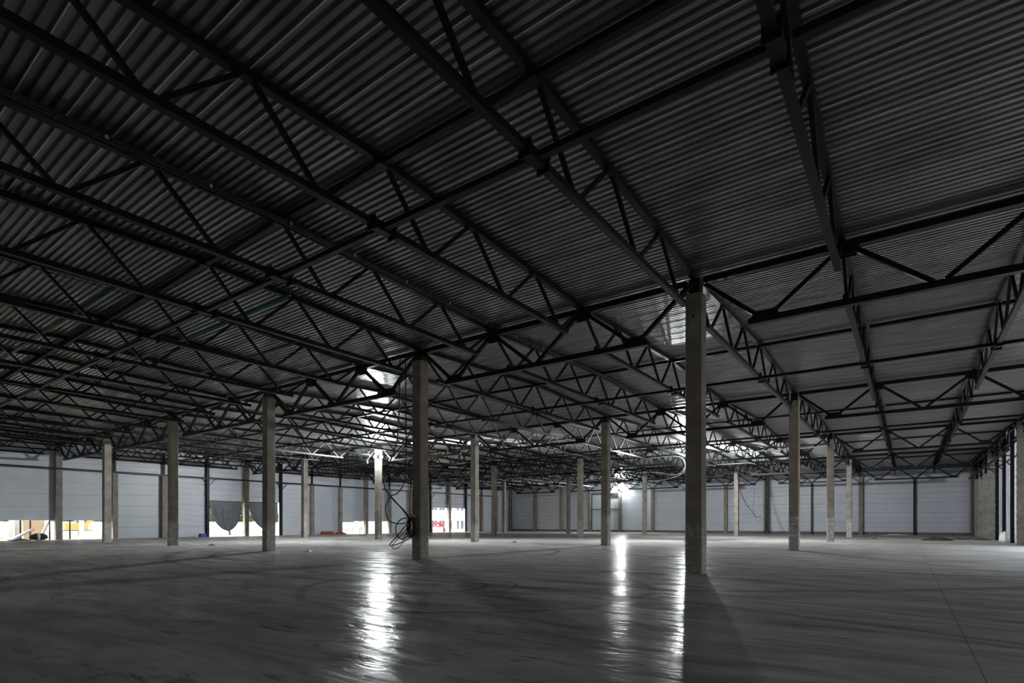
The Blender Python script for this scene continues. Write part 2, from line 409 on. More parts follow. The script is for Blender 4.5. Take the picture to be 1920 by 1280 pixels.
def wall_post(kind, x, y, wall, n, rz=0):
    if kind == 'C':
        t = thing('concrete_wall_column', f'tall concrete wall column, {ORD[n]} post along the {wall} wall from its far corner', 'column', (x, y, 0), f'posts of the {wall} wall')
        obj('shaft', wshaft, t); obj('steel_head', tall, t)
    elif kind == 'm':
        t = thing('concrete_wall_column', f'concrete wall column ending under carrier truss, {ORD[n]} post along the back wall from left', 'column', (x, y, 0), 'posts of the back wall')
        obj('shaft', wmid, t)
    elif kind == 'n':
        t = thing('steel_wall_post', f'black steel wall post under carrier truss, {ORD[n]} post along the back wall from left', 'post', (x, y, 0), 'posts of the back wall')
        obj('steel_section', ipmid, t)
    elif kind == 'c':
        t = thing('short_concrete_post', f'short concrete post with steel top, {ORD[n]} post along the {wall} wall from far corner', 'post', (x, y, 0), f'posts of the {wall} wall')
        obj('shaft', wshort, t); obj('steel_extension', ext, t)
    else:
        t = thing('steel_wall_post', f'black steel wall post, {ORD[n]} post along the {wall} wall from its far corner', 'post', (x, y, 0), f'posts of the {wall} wall')
        obj('steel_section', islim if wall == 'right' else ipost, t)
    t.rotation_euler = (0, 0, rz); return t
for n, (y, k) in enumerate([(72, 'C'), (67.5, 'c'), (63, 'c'), (58.5, 's'), (54, 'C'), (49.5, 's'), (45, 'c'), (40.5, 'c'), (36, 'C'), (31.5, 'c'), (27, 'c'), (22.5, 's'), (18, 'C'), (13.5, 's'), (9, 'c'), (4.5, 'c'), (0, 'C'), (-4.5, 'c'), (-9, 'c')]):
    wall_post(k, X0, y, 'left', n + 1, math.pi / 2)
for n, (x, k) in enumerate([(-54, 'm'), (-48, 'C'), (-42, 'm'), (-36, 'C'), (-30, 'm'), (-24, 'C'), (-18, 'm'), (-12, 'C'), (-6, 'n'), (0, 'C'), (6, 'n')]):
    wall_post(k, x, Y1, 'back', n + 2)
for n, (y, k) in enumerate([(72, 'C'), (67.5, 'c'), (63, 'c'), (58.5, 'c'), (54, 'C'), (49.5, 's'), (45, 's'), (40.5, 's'), (36, 'C'), (18, 'C'), (0, 'C')]):
    wall_post(k, X1, y, 'right', n + 1, math.pi / 2)

# ------------------------------------------------------------------ roof trusses (18 m, spaced 4 m)
ZT0, ZT1, ZB = 9.115, 9.475, 8.0
def make_truss():
    t = thing('roof_truss', 'x', 'truss', (0, 0, 0), 'roof trusses')
    mb = MB().bar((0, 0, ZT0), (0, 9, ZT1), .17, .16).bar((0, 9, ZT1), (0, 18, ZT0), .17, .16)
    build('top_chord', mb, 'steel', t)
    mb = MB().bar((0, 1.05, ZB), (0, 16.95, ZB), .15, .14)
    build('bottom_chord', mb, 'steel', t)
    zt = lambda y: ZT0 + (ZT1 - ZT0) * (1 - abs(y - 9) / 9)
    for k in range(6):
        yb = 1.5 + 3 * k
        for yt in (yb - 1.5, yb + 1.5):
            s_ = 1 if yt > yb else -1
            mb = MB().bar((0, yb + s_ * .12, ZB + .05), (0, yt - s_ * .12, zt(yt) - .06), .085, .085, up=(1, 0, 0))
            build('diagonal', mb, 'steel', t)
    # bolted splice at mid-span of the lower chord and at the ridge
    mb = MB().box(-.13, .13, 8.70, 8.73, ZB - .15, ZB + .15).box(-.13, .13, 9.27, 9.30, ZB - .15, ZB + .15).box(-.095, .095, 8.78, 9.22, ZB - .095, ZB + .095)
    for sx in (-.11, .11):
        for sz in (-.11, .11):
            for yy in (8.66, 9.30): mb.box(sx - .018, sx + .018, yy, yy + .05, ZB + sz - .018, ZB + sz + .018)
    build('splice_plate', mb, 'steel', t)
    mb = MB().box(-.10, .10, 8.86, 9.14, ZT1 - .14, ZT1 - .075)
    build('ridge_plate', mb, 'steel', t)
    return t
proto = make_truss(); kids_of(proto)
first = True; nt = 0
for k in range(5):
    ya = -18 + 18 * k
    for i in range(19):
        x = X1 - 4 * i
        o = proto if first else copy_tree(proto); first = False
        o.location = (x if x != 4 else 3.92, ya, 0)
        o['label'] = f'black steel roof truss, {ORD[i + 1]} from right wall, {ORD[5 - k]} span from back wall'
# ------------------------------------------------------------------ carrier trusses between columns (12 m)
ZS1, ZS0 = 9.0, 7.45
def make_carrier():
    t = thing('carrier_truss', 'x', 'truss', (0, 0, 0), 'carrier trusses on the column rows')
    build('top_chord', MB().bar((0.26, 0, ZS1), (11.74, 0, ZS1), .18, .18), 'steel', t)
    build('bottom_chord', MB().bar((1.55, 0, ZS0), (10.45, 0, ZS0), .18, .17), 'steel', t)
    for xb in (2, 6, 10):
        for s_ in (-1, 1):
            xt = xb + 2 * s_
            build('diagonal', MB().bar((xb + s_ * .12, 0, ZS0 + .08), (xt - s_ * (.30 if xt in (0, 12) else .18), 0, ZS1 - .12), .12, .12, up=(0, 1, 0)), 'steel', t)
    for xb in (2, 10):
        mb = MB()
        for s_ in (-.07, .055):
            i = len(mb.v); pts = [(xb - .42, ZS0 - .02), (xb + .42, ZS0 - .02), (xb + .3, ZS0 + .26), (xb - .3, ZS0 + .26)]
            mb.v += [(x, s_, z) for x, z in pts] + [(x, s_ + .015, z) for x, z in pts]
            for f in ((0, 1, 2, 3), (7, 6, 5, 4), (0, 4, 5, 1), (1, 5, 6, 2), (2, 6, 7, 3), (3, 7, 4, 0)): mb.f.append(tuple(i + q for q in f)); mb.m.append(0)
        build('gusset', mb, 'steel', t)
    for xb in (4, 8):
        mb = MB()
        for s_ in (-.10, .085):
            i = len(mb.v); pts = [(xb - .38, ZS1 + .02), (xb + .38, ZS1 + .02), (xb + .24, ZS1 - .30), (xb - .24, ZS1 - .30)]
            mb.v += [(x, s_, z) for x, z in pts] + [(x, s_ + .015, z) for x, z in pts]
            for f in ((0, 1, 2, 3), (7, 6, 5, 4), (0, 4, 5, 1), (1, 5, 6, 2), (2, 6, 7, 3), (3, 7, 4, 0)): mb.f.append(tuple(i + q for q in f)); mb.m.append(0)
        build('gusset', mb, 'steel', t)
    return t
cproto = make_carrier(); kids_of(cproto); first = True
for j in range(5, -1, -1):
    if j == 5: continue
    for i in range(6):
        o = cproto if first else copy_tree(cproto); first = False
        o.location = (X0 + 12 * i, 18 * j, 0)
        where = 'along back wall' if j == 4 else f'over {ORD[4 - j]} column row before back wall'
        o['label'] = f'deep black carrier truss, {ORD[6 - i]} bay from right wall, {where}'
# ------------------------------------------------------------------ struts along the ridges
for k in range(5):
    y = -9 + 18 * k
    t = thing('ridge_strut', f'black strut under the roof ridge of the {ORD[5 - k]} span from back wall', 'strut', (0, y, 0), 'ridge struts')
    for i in range(18): build('strut_piece', MB().bar((X0 + 4 * i + .1, 0, ZT1 - .06), (X0 + 4 * i + 3.9, 0, ZT1 - .06), .14, .12), 'steel', t) if i == 0 else None
    me = [o for o in COL.objects if o.parent == t][0].data
    for i in range(1, 18): obj('strut_piece', me, t, (4 * i, 0, 0))
    t = thing('bottom_strut', f'black tie strut joining bottom chords in the {ORD[5 - k]} span from back wall', 'strut', (0, y, 0), 'bottom chord struts')
    me = MB().bar((X0 + .13, 0, ZB), (X0 + 3.87, 0, ZB), .12, .12).mesh('strut_piece', 'steel')
    for i in range(18): obj('strut_piece', me, t, (4 * i, 0, 0))

# ------------------------------------------------------------------ steel rails on the side walls
def rail(label, x, ya, yb, z, s):
    t = thing('steel_rail', label, 'rail', (x, 0, 0))
    build('beam', MB().bar((0, ya, z), (0, yb, z), .13, .16), 'steel', t)
    y = ya + 4.5
    return t
t = rail('long black steel rail running across the left wall posts', X0 + .32, -18, 66.2, 6.70, 1)
for y in (13.5, 22.5, 49.5, 58.5):
    for s_ in (-1, 1): build('knee_brace', MB().bar((-.1, y + s_ * .1, 5.9), (-.05, y + s_ * .75, 6.62), .06, .06), 'steel', t)
t = rail('black steel rail with brackets running across the right wall posts', X1 - .72, 36, 68, 6.9, -1)
for y in (40.5, 45, 49.5, 58.5):
    e = .58 if y < 54 else .45
    build('bracket', MB().bar((.06, y, 6.88), (e, y, 6.88), .08, .08), 'steel', t)
    build('knee_brace', MB().bar((.06, y, 6.8), (e, y, 6.15), .07, .07), 'steel', t)

# ------------------------------------------------------------------ floodlights
def flood(label, loc, facing, power=1.0):
    t = thing('floodlight', label, 'floodlight', loc, 'construction floodlights')
    f = Vector(facing).normalized(); rz = math.atan2(f.x, -f.y)      # local -y is the facing direction
    t.rotation_euler = (0, 0, rz)
    build('housing', MB().box(-.17, .17, -.03, .05, -.13, .13), 'lamp_body', t)
    mb = MB()
    for k in range(7): mb.box(-.15 + .05 * k - .006, -.15 + .05 * k + .006, .05, .10, -.11, .11)
    build('cooling_fins', mb, 'lamp_body', t)
    build('lens', MB().box(-.15, .15, -.036, -.03, -.11, .11), 'lens', t)
    build('bracket', MB().box(-.20, -.175, -.0, .03, -.16, .04).box(.175, .20, 0, .03, -.16, .04).box(-.2, .2, 0, .03, -.185, -.16).box(-.03, .03, .0, .16, -.2, -.17), 'steel_grey', t)
    ld = bpy.data.lights.new('floodlight_beam', 'AREA'); ld.shape = 'RECTANGLE'; ld.size = .30; ld.size_y = .22; ld.energy = LAMP_W * .21 * power; ld.spread = math.radians(125); ld.color = (.93, .97, 1.0)
    obj('floodlight_beam', ld, t, (0, -.05, 0), (-(math.pi / 2 - .14), 0, 0))
    ld = bpy.data.lights.new('floodlight_spill', 'POINT'); ld.energy = LAMP_W * .06 * power; ld.color = (.93, .97, 1.0); ld.shadow_soft_size = .08
    obj('floodlight_spill', ld, t, (0, -.38, 0))
    return t
flood('glowing floodlight on front face of the lit concrete column', (-36, 17.60, 7.9), (0, -1, 0))
flood('glowing floodlight on the side of the lit concrete column', (-35.60, 18, 7.9), (1, 0, 0))
flood('floodlight on front face of column second from right wall, second row before back wall', (-12, 35.60, 7.9), (0, -1, 0))
flood('floodlight on right face of column second from right wall, second row before back wall', (-11.60, 36, 7.9), (1, 0, 0))
flood('added unseen floodlight on the far side of lit column, brightening the left wall', (-36.40, 18, 7.9), (-1, 0, 0), .55)  # out of sight, added to brighten the left wall
flood('added fill floodlight behind column second from right wall, second row before back wall', (-12, 36.40, 7.9), (0, 1, 0), .8)  # hidden lamp added as fill for the back wall
flood('floodlight beside the gate on the back wall column', (-36.45, 71.62, 7.35), (-.6, -1, 0), .5)
flood('floodlight on back wall column lighting the smooth wall panel', (-35.55, 71.62, 7.35), (.8, -1, 0), .5)

# ------------------------------------------------------------------ ground outside
gmb = MB(); gmb.quad([(-400, -300, -.3), (300, -300, -.3), (300, 400, -.3), (-400, 400, -.3)])
tag(build('ground', gmb, 'sand'), kind='structure')

def at(u, v, x):                                # point of the plane x = const seen at a photo pixel
    d = FW + RT * ((u - CX) / FPX) + Vector((0, 0, (HY - v) / FPX)); k = (x - CAM.x) / d.x
    return CAM + d * k

# ------------------------------------------------------------------ gate in the back wall
gt = tag(build('door_1', MB().box(-41.75, -36.3, 72.20, 72.26, .36, 6.8), 'panel'), kind='structure')
build('frame_bar', MB().box(-41.75, -36.3, 72.05, 72.19, 6.75, 6.9), 'steel', gt)
build('frame_bar', MB().box(-41.75, -36.3, 72.05, 72.19, 4.0, 4.1), 'steel', gt)
build('jamb', MB().box(-41.75, -41.6, 72.10, 72.19, .36, 6.75), 'steel_grey', gt)
build('housing_box', MB().box(-37.9, -36.35, 71.9, 72.19, 6.35, 6.74), 'steel_grey', gt)

# ------------------------------------------------------------------ cable ladder along the third truss line
t = thing('cable_ladder', 'long dark cable ladder with bright clips running beside the roof truss chords', 'cable tray')
zt = lambda y: 9.147 + .150 * (1 - abs((y % 18) - 9) / 9)
rung = MB().box(-7.86, -7.62, -.02, .02, -.012, .012).mesh('rung', 'steel_grey')
for k in range(10):
    ya, yb = -18 + 9 * k, -9 + 9 * k
    for x in (-7.87, -7.61): build('side_rail', MB().bar((x, ya, zt(ya)), (x, yb, zt(yb)), .02, .065), 'steel_grey', t)
for k in range(150): y = -17.85 + .6 * k; obj('rung', rung, t, (0, y, zt(y)))
clip = MB().box(-7.60, -7.585, -.03, .03, -.045, .03).mesh('clip', 'zinc_and_glint')
for k in range(44): y = -16.9 + 2 * k; obj('clip', clip, t, (0, y, zt(y)))
build('cable_run', MB().tube([(-7.74, -18 + 9 * k, zt(-18 + 9 * k)) for k in range(11)], .028, 6), 'cable', t)

# ------------------------------------------------------------------ green pipes and slack wires under the deck
for n, (y, xa, xb, z) in enumerate(((-10.25, -30, -15.2, 9.25), (-6.7, -27, -11.2, 9.22), (-4.1, -30, -14, 9.10), (-.85, -27, -15.5, 9.28))):
    t = thing('green_pipe', ('green pipe under deck', 'green pipe hung under the deck')[n % 2] + f', {ORD[n + 1]} of four counted toward the back wall', 'pipe', (0, 0, 0), 'green pipes under the deck')
    zz = z - (0.16 if n < 3 else .35)
    build('pipe', MB().tube([(xa, y, zz), (xb, y, zz)], .055, 8), 'green_pipe', t, smooth=True)
    for x in range(int(xa) + 1, int(xb), 4): build('hanger', MB().bar((x + .5, y, zz + .05), (x + .5, y, zz + .16), .02, .02), 'zinc_and_glint', t)
tag(build('slack_wire', MB().tube([(-14.5, -18 + 1.2 * k, 8.78 - .12 * math.sin(math.pi * ((k * 1.2) % 9) / 9)) for k in range(24)], .012, 5), 'cable'), 'thin black wire strung beneath the deck between roof trusses', 'wire')
t = thing('wall_conduit', 'pale conduit pipe running high along the right wall', 'pipe', (0, 0, 0))
build('conduit', MB().tube([(11.62, 26, 8.42), (11.62, 71, 8.42)], .045, 8), 'steel_grey', t)
for y in (40.5, 45, 49.5, 58.5, 63): build('saddle', MB().bar((11.62, y, 8.4), (11.88, y, 8.4), .04, .04), 'steel', t)

# ------------------------------------------------------------------ loose cables
def curve(pts, n=8):
    P = [Vector(p) for p in pts]; out = []
    for i in range(len(P) - 1):
        p0, p1, p2, p3 = P[max(i - 1, 0)], P[i], P[i + 1], P[min(i + 2, len(P) - 1)]
        for k in range(n):
            t_ = k / n; out.append(.5 * ((2 * p1) + (p2 - p0) * t_ + (2 * p0 - 5 * p1 + 4 * p2 - p3) * t_ ** 2 + (3 * p1 - p0 - 3 * p2 + p3) * t_ ** 3))
    out.append(P[-1]); return out
t = thing('cable_bundle', 'tangle of black cable loops hanging on a concrete column', 'cable', (-12.3, -.35, 0))
def cab(pts, r, name='cable'):
    return build(name, MB().tube([Vector(p) - Vector((-12.3, -.35, 0)) for p in curve(pts)], r, 6), 'cable', t, smooth=True)
cab([(-12.9, -.35, 8.9), (-12.85, -.42, 7.2), (-13.1, -.35, 5.2), (-13.75, -.4, 3.9), (-13.85, -.4, 3.2), (-13.3, -.4, 2.62), (-12.6, -.38, 2.1), (-12.28, -.34, 1.7)], .028)
cab([(-12.5, -.4, 8.9), (-12.45, -.42, 6.2), (-12.45, -.4, 4.6), (-12.6, -.36, 3.4), (-13.0, -.4, 2.9), (-13.4, -.42, 2.75), (-13.75, -.42, 2.3), (-13.6, -.42, 1.75), (-13.1, -.40, 1.55), (-12.5, -.36, 1.58), (-12.25, -.33, 1.75)], .025)
cab([(-13.35, -.41, 2.7), (-12.95, -.38, 2.35), (-12.55, -.37, 2.0), (-12.25, -.34, 1.62)], .022)
cab([(-12.2, -.34, 1.8), (-12.7, -.42, 1.75), (-13.05, -.44, 1.45), (-13.0, -.44, 1.05), (-12.6, -.44, .85), (-12.3, -.4, 1.1), (-12.2, -.36, 1.5)], .024)
cab([(-12.2, -.36, 1.7), (-12.55, -.46, 1.35), (-13.0, -.46, .95), (-13.45, -.45, .62), (-13.2, -.45, .6), (-12.7, -.44, .72), (-12.25, -.38, .95), (-12.15, -.35, 1.3)], .024)
cab([(-12.2, -.37, 1.6), (-12.45, -.5, 1.0), (-12.65, -.5, .62), (-13.05, -.5, .42), (-13.25, -.5, .55), (-12.9, -.5, .85), (-12.5, -.48, 1.2), (-12.2, -.4, 1.5)], .016)
for k in range(6):
    rr = .34 + .05 * random.random(); cx_, cz_ = -12.12 + random.uniform(-.08, .08), 1.45 + random.uniform(-.1, .1)
    cab([(cx_ + rr * .55 * math.cos(a), -.33 - .05 * k * .6 - .03 * math.sin(2 * a), cz_ + rr * 1.15 * math.sin(a)) for a in [2 * math.pi * q / 9 for q in range(10)]], .022, 'cable_coil')
build('tie_hook', MB().bar((-12.0 + 12.3, -.3 + .35, 1.85), (-11.98 + 12.3, -.55 + .35, 1.9), .05, .12), 'wood', t)
tag(build('hanging_cable', MB().tube(curve([(-11.9, 53.72, 8.3), (-11.72, 53.62, 7.1), (-11.33, 53.6, 5.2), (-10.7, 53.55, 3.8), (-10.1, 53.6, 3.0), (-9.7, 53.6, 2.36), (-9.0, 53.6, 2.3)]), .035, 6), 'cable'), 'black cable end dangling in the air beside a bare column', 'cable')
tag(build('hanging_cable', MB().tube(curve([(-10.0, 53.88, 7.355), (-9.8, 53.5, 5.4), (-9.9, 53.4, 3.6), (-9.5, 53.4, 1.9), (-8.6, 53.4, 2.2)]), .014, 6), 'cable'), 'thin drooping wire next to the thick dangling cable', 'wire')
tag(build('lamp_cable', MB().tube(curve([(-16, 34.8, 7.92), (-14.6, 35.3, 8.1), (-13.3, 35.4, 8.1), (-12.5, 35.4, 7.85), (-12.2, 35.4, 7.3), (-12.25, 35.4, 6.6), (-12.8, 35.4, 6.2), (-14.2, 35.4, 5.85), (-16.0, 35.4, 5.75)]), .018, 6), 'cable_white'), 'white cable looping from floodlit column second from right wall', 'cable')
tag(build('lamp_cable', MB().tube(curve([(-12.1, 35.725, 7.3), (-12.3, 35.5, 6.9), (-12.6, 35.35, 6.4), (-13.5, 35.35, 6.3), (-15, 35.35, 6.6), (-17, 35.35, 6.7)]), .014, 6), 'cable_white'), 'thinner white cable sagging below the white cable loop', 'cable')
# white fluorescent batten hanging below the truss beside that column
tag(build('light_batten', MB().box(-7.9, -.1, 34.25, 34.35, 7.82, 7.90).box(-7.92, -7.88, 34.28, 34.32, 7.9, 7.93).box(-.12, -.08, 34.28, 34.32, 7.9, 7.93).box(-4.02, -3.98, 34.28, 34.32, 7.9, 7.93), 'white'), 'long unlit white batten hung under the trusses', 'light fitting')

# ------------------------------------------------------------------ tarpaulins in the dock openings
def tarp(label, yl, yr, yk, zt_, zk, x):
    mb = MB(); NU, NV = 40, 22
    for j in range(NV + 1):
        v = j / NV; z = zt_ + (zk - zt_) * v
        sq = (1 - v ** 2.3) ** .6 * .97 + .03
        for i in range(NU + 1):
            u = i / NU; yy = yl + (yr - yl) * u
            y = yk + (yy - yk) * sq
            dx = (.03 + .16 * v * (1 - .6 * v)) * math.sin(u * 31 + 1.5 * math.sin(3 * v)) + .10 * math.sin(math.pi * u) * math.sin(math.pi * v)
            mb.v.append((x + dx * (.35 + .65 * sq), y, z + .10 * v * math.sin(u * 9)))
    for j in range(NV):
        for i in range(NU):
            a = j * (NU + 1) + i; mb.f.append((a, a + 1, a + NU + 2, a + NU + 1)); mb.m.append(0)
    t = thing('tarpaulin', label, 'curtain', (x, yk, 0), 'tarpaulins in the dock openings')
    for q in range(len(mb.v)): mb.v[q] = (mb.v[q][0] - x, mb.v[q][1] - yk, mb.v[q][2])
    o = build('sheet', mb, 'tarp', t, smooth=True)
    build('knot', MB().tube([(0, 0, zk + .16), (0, .02, zk + .02), (.02, .05, zk - .12), (0, .1, zk - .42)], [.05, .16, .09, .17], 8), 'tarp', t, smooth=True)
    build('top_batten', MB().box(-.03, .05, yl - yk - .1, yr - yk + .1, zt_ - .04, zt_ + .06), 'steel_grey', t)
    build('tie_cord', MB().tube([(0, .02, zk - .02), (.05, .1, zk - .05), (0, .02, zk - .08)], .03, 6), 'cable', t)
tarp('grey tarpaulin gathered to a knot in the first dock opening', 13.85, 17.55, 16.05, 4.12, .62, -60.22)
tarp('grey tarpaulin pulled sideways in dock opening behind a wrapped column', 18.45, 22.2, 21.3, 4.12, .55, -60.22)

# ------------------------------------------------------------------ loose things on the floor
def heap(name, label, cat, loc, rx, ry, h, m, seed, n=60, nu=22):
    rnd = random.Random(seed); mb = MB()
    ph = [(rnd.uniform(2, 7), rnd.uniform(2, 7), rnd.uniform(0, 6)) for _ in range(4)]
    mb.v.append((0, 0, h * .9))
    for j in range(1, 8):
        r = j / 7
        for i in range(nu):
            a = 2 * math.pi * i / nu; k = sum(math.sin(p * a * .5 // 1 + q * r + s_) for p, q, s_ in ph) * .05
            rr = r * (1 + rnd.uniform(-.12, .12)); z = h * (1 - r ** 2.0) * (1 + rnd.uniform(-.35, .35)) + k * h * (r < .95)
            mb.v.append((rx * rr * math.cos(a), ry * rr * math.sin(a), max(0, z) if j < 7 else -.01))
    for i in range(nu): mb.f.append((0, 1 + i, 1 + (i + 1) % nu)); mb.m.append(0)
    for j in range(6):
        for i in range(nu):
            a = 1 + j * nu + i; b = 1 + j * nu + (i + 1) % nu; mb.f.append((a, a + nu, b + nu, b)); mb.m.append(0)
    o = build(name, mb, m, None, loc); return tag(o, label, cat)
t = thing('rubbish_heap', 'dark heap of rags and scraps on the floor near the far right', 'debris', (7.45, 45.6, 0))
hp = heap('scrap_mound', 'x', 'x', (0, 0, 0), 1.25, 1.5, .26, 'debris', 5); hp.parent = t
for k in ('label', 'category'): del hp[k]
for k in range(9):
    a = random.uniform(0, 6.28); r = random.uniform(.5, 1.5)
    build('scrap', MB().bar((r * math.cos(a) - .2, r * math.sin(a), .03 + .1 * random.random()), (r * math.cos(a) + .25, r * math.sin(a) + .2, .05), .12, .04), random.choice(['debris', 'wood', 'cardboard']), t)
t = thing('film_scrap', 'crumpled white plastic film lying by the back wall', 'plastic film', (4.1, 68.6, 0))
hp = heap('film_sheet', 'x', 'x', (0, 0, 0), 1.6, .7, .14, 'white', 9); hp.parent = t
for k in ('label', 'category'): del hp[k]
build('loose_flap', MB().bar((-1.9, -.1, .03), (-1.3, .2, .06), .3, .02), 'white', t)
for n, (x, y, a, l, lab) in enumerate(((10.4, 54.8, .3, 2.6, 'dark plank lying flat near the far right corner posts'), (11.0, 49.0, 1.2, 3.2, 'long dark plank lying along the right wall'), (9.6, 50.5, .9, 2.0, 'short dark plank between the rubbish heap and right wall'))):
    o = tag(build('plank', MB().box(-l / 2, l / 2, -.13, .13, 0, .05).box(-l / 2, l / 2, .16, .3, 0, .045), 'debris'), lab, 'plank', 'planks near the right wall'); o.location = (x, y, 0); o.rotation_euler = (0, 0, a)
for n, (y, lab) in enumerate(((43.2, 'crumpled white bag standing at the foot of right wall panels'), (41.6, 'taller white bag by the right wall beside a steel post'))):
    mb = MB(); pr_ = [(.0, .02), (.24, .03), (.27, .25), (.22, .5), (.10, .68 + .1 * n), (.13, .8 + .1 * n)]
    for (r, z) in pr_:
        for k in range(10): a = 2 * math.pi * k / 10; q = r * (1 + .12 * math.sin(3 * a + z * 7)); mb.v.append((q * math.cos(a), q * math.sin(a), z))
    for j in range(5):
        for k in range(10): a = j * 10 + k; b = j * 10 + (k + 1) % 10; mb.f.append((a, b, b + 10, a + 10)); mb.m.append(0)
    tag(build('sack', mb, 'white', None, (11.72, y, 0), True), lab, 'bag')
# left-wall clutter
t = thing('broken_board', 'white bent foam board leaning on a dark bundle at the left opening', 'board', (-59.3, -2.6, 0))
build('board', MB().bar((0, -.7, .22), (0, .55, 1.0), 1.1, .10), 'white', t)
build('flap', MB().bar((.1, -.95, .05), (0, -.65, .22), .9, .08), 'white', t)
t = thing('dark_bundle', 'rolled dark bundle with a pale strap beside the bent white board', 'bundle', (-59.4, -1.62, 0))
build('roll', MB().tube([(0, -.62, .2), (0, -.5, .26), (0, -.1, .33), (0, .3, .32), (0, .55, .26), (0, .66, .2)], [.08, .22, .32, .31, .22, .08], 12), 'debris', t, smooth=True)
build('strap', MB().tube([(0, -.14, .33), (0, .08, .33)], .335, 14), 'white', t, smooth=True)
heap('rag_pile', 'flat grey rag pile below the bent white board', 'rags', (-58.25, -3.1, 0), .4, .75, .18, 'tarp', 4)
t = thing('blue_crate', 'small blue crate on the floor beside the black dock post', 'crate', (-59.5, 12.75, 0))
build('box', MB().box(-.25, .25, -.28, .28, 0, .36), 'blue', t); build('rim', MB().box(-.27, .27, -.30, .30, .36, .40), 'blue', t)
o = tag(build('paint_can', MB().tube([(0, 0, 0), (0, 0, .26)], .14, 12).tube([(0, 0, .26), (0, 0, .28)], .15, 12), 'white', None, (-59.5, 12.05, 0)), 'white paint can near the small blue crate', 'can')
bk = MB().box(-.12, .12, -.06, .06, -.07, .07).mesh('brick', 'brick_red')
t = thing('brick_stack', 'stack of red bricks against the left wall panel', 'bricks', (-59.4, 29.1, 0))
for a in range(3):
    for b in range(13):
        for c in range(2): obj('brick', bk, t, (-.26 * c, -.80 + .128 * b, .075 + .145 * a), (0, 0, random.uniform(-.05, .05)))
heap('rubble_pile', 'low brown rubble pile between red bricks and low opening', 'rubble', (-59.3, 31.0, 0), .5, 1.0, .32, 'brick_red', 8)
t = thing('safety_railing', 'dark low picket railing standing in the low left opening', 'railing', (-60.6, 34, 0))
build('top_bar', MB().bar((0, -2, .82), (0, 2.6, .82), .05, .05), 'steel', t)
for k in range(12): build('picket', MB().bar((0, -1.95 + .41 * k, -.05), (0, -1.95 + .41 * k, .8), .045, .045), 'steel', t)
for n, (u, v, lab) in enumerate(((397, 1022, 'small dark rag on floor before the first tarpaulin'), (1640, 1009, 'small scrap on floor near film-wrapped far column'), (965, 1016, 'small dark scrap on floor between column rows'), (690, 1004, 'little pale scrap on floor near the floodlit column'), (577, 1034, 'small pale scrap on floor left of cable-hung column'))):
    d = FW + RT * ((u - CX) / FPX) + Vector((0, 0, (HY - v) / FPX)); p = CAM + d * (-CAM.z / d.z)
    heap('floor_scrap', lab, 'scrap', (p.x, p.y, 0), .22, .3, .07, ('debris', 'white')[n > 2], 20 + n, nu=9)

# ------------------------------------------------------------------ outside, seen through the openings
def prism(name, label, cat, y0, y1, x0, x1, z0, z1, m, group=None):
    return tag(build(name, MB().box(x0, x1, y0, y1, z0, z1), m), label, cat, group)
GZ = -.3
heap('sand_mound', 'orange sand mound outside the leftmost low opening', 'sand mound', (-82, -9, GZ), 12, 9, 3.2, 'soil', 31, nu=30)
heap('grass_bank', 'green grass bank behind the orange sand mound', 'grass bank', (-104, -28, GZ), 10, 16, 4.6, 'grass', 32, nu=30)
for n, (y, x, lab) in enumerate(((-2.42, -61.4, 'first'), (-1.72, -61.4, 'second'), (-.25, -61.6, 'third'), (1.25, -61.4, 'fourth'))):
    t = thing('steel_prop', f'dark steel prop, {lab} along the outside of the low left openings', 'prop', (x, y, GZ), 'steel props outside')
    build('tube', MB().tube([(0, 0, 0), (0, 0, 3.2)], .06, 8), 'steel', t); build('foot_plate', MB().box(-.12, .12, -.12, .12, 0, .02), 'steel', t)
prism('concrete_post', 'pale concrete post beside the first steel prop outside', 'post', -2.82, -2.56, -61.6, -61.35, GZ, 4, 'pale_concrete')
o = tag(build('plywood_sheet', MB().box(-.02, .02, -.85, .75, 0, 2.8), 'cardboard', None, (-63, -1.0, GZ)), 'brown plywood sheet standing outside between steel props', 'board')
o.rotation_euler = (0, -.06, 0)
o = tag(build('grey_panel', MB().box(-.03, .03, -.5, .5, 0, 2.8), 'pale_concrete', None, (-63.2, -2.35, GZ)), 'pale grey panel standing outside next to plywood sheet', 'panel')
a_, b_ = at(71, 1006, -61.9), at(93, 974, -61.9)
a_.z = GZ + .06
tag(build('leaning_pole', MB().tube([a_, b_ + (b_ - a_) * .3], .12, 10), 'sand'), 'pale round pole leaning behind the low left opening', 'pole')
prism('concrete_block', 'long pale concrete block outside right of the leaning pole', 'block', .2, 3.0, -66, -65.2, GZ, .75, 'pale_concrete')
prism('concrete_block', 'second long concrete block outside beside the pale post', 'block', 3.4, 7.0, -66.2, -65.4, GZ, .75, 'pale_concrete')
prism('concrete_post', 'pale concrete post between two concrete blocks outside', 'post', 2.85, 3.2, -64.5, -64.2, GZ, 4, 'pale_concrete')
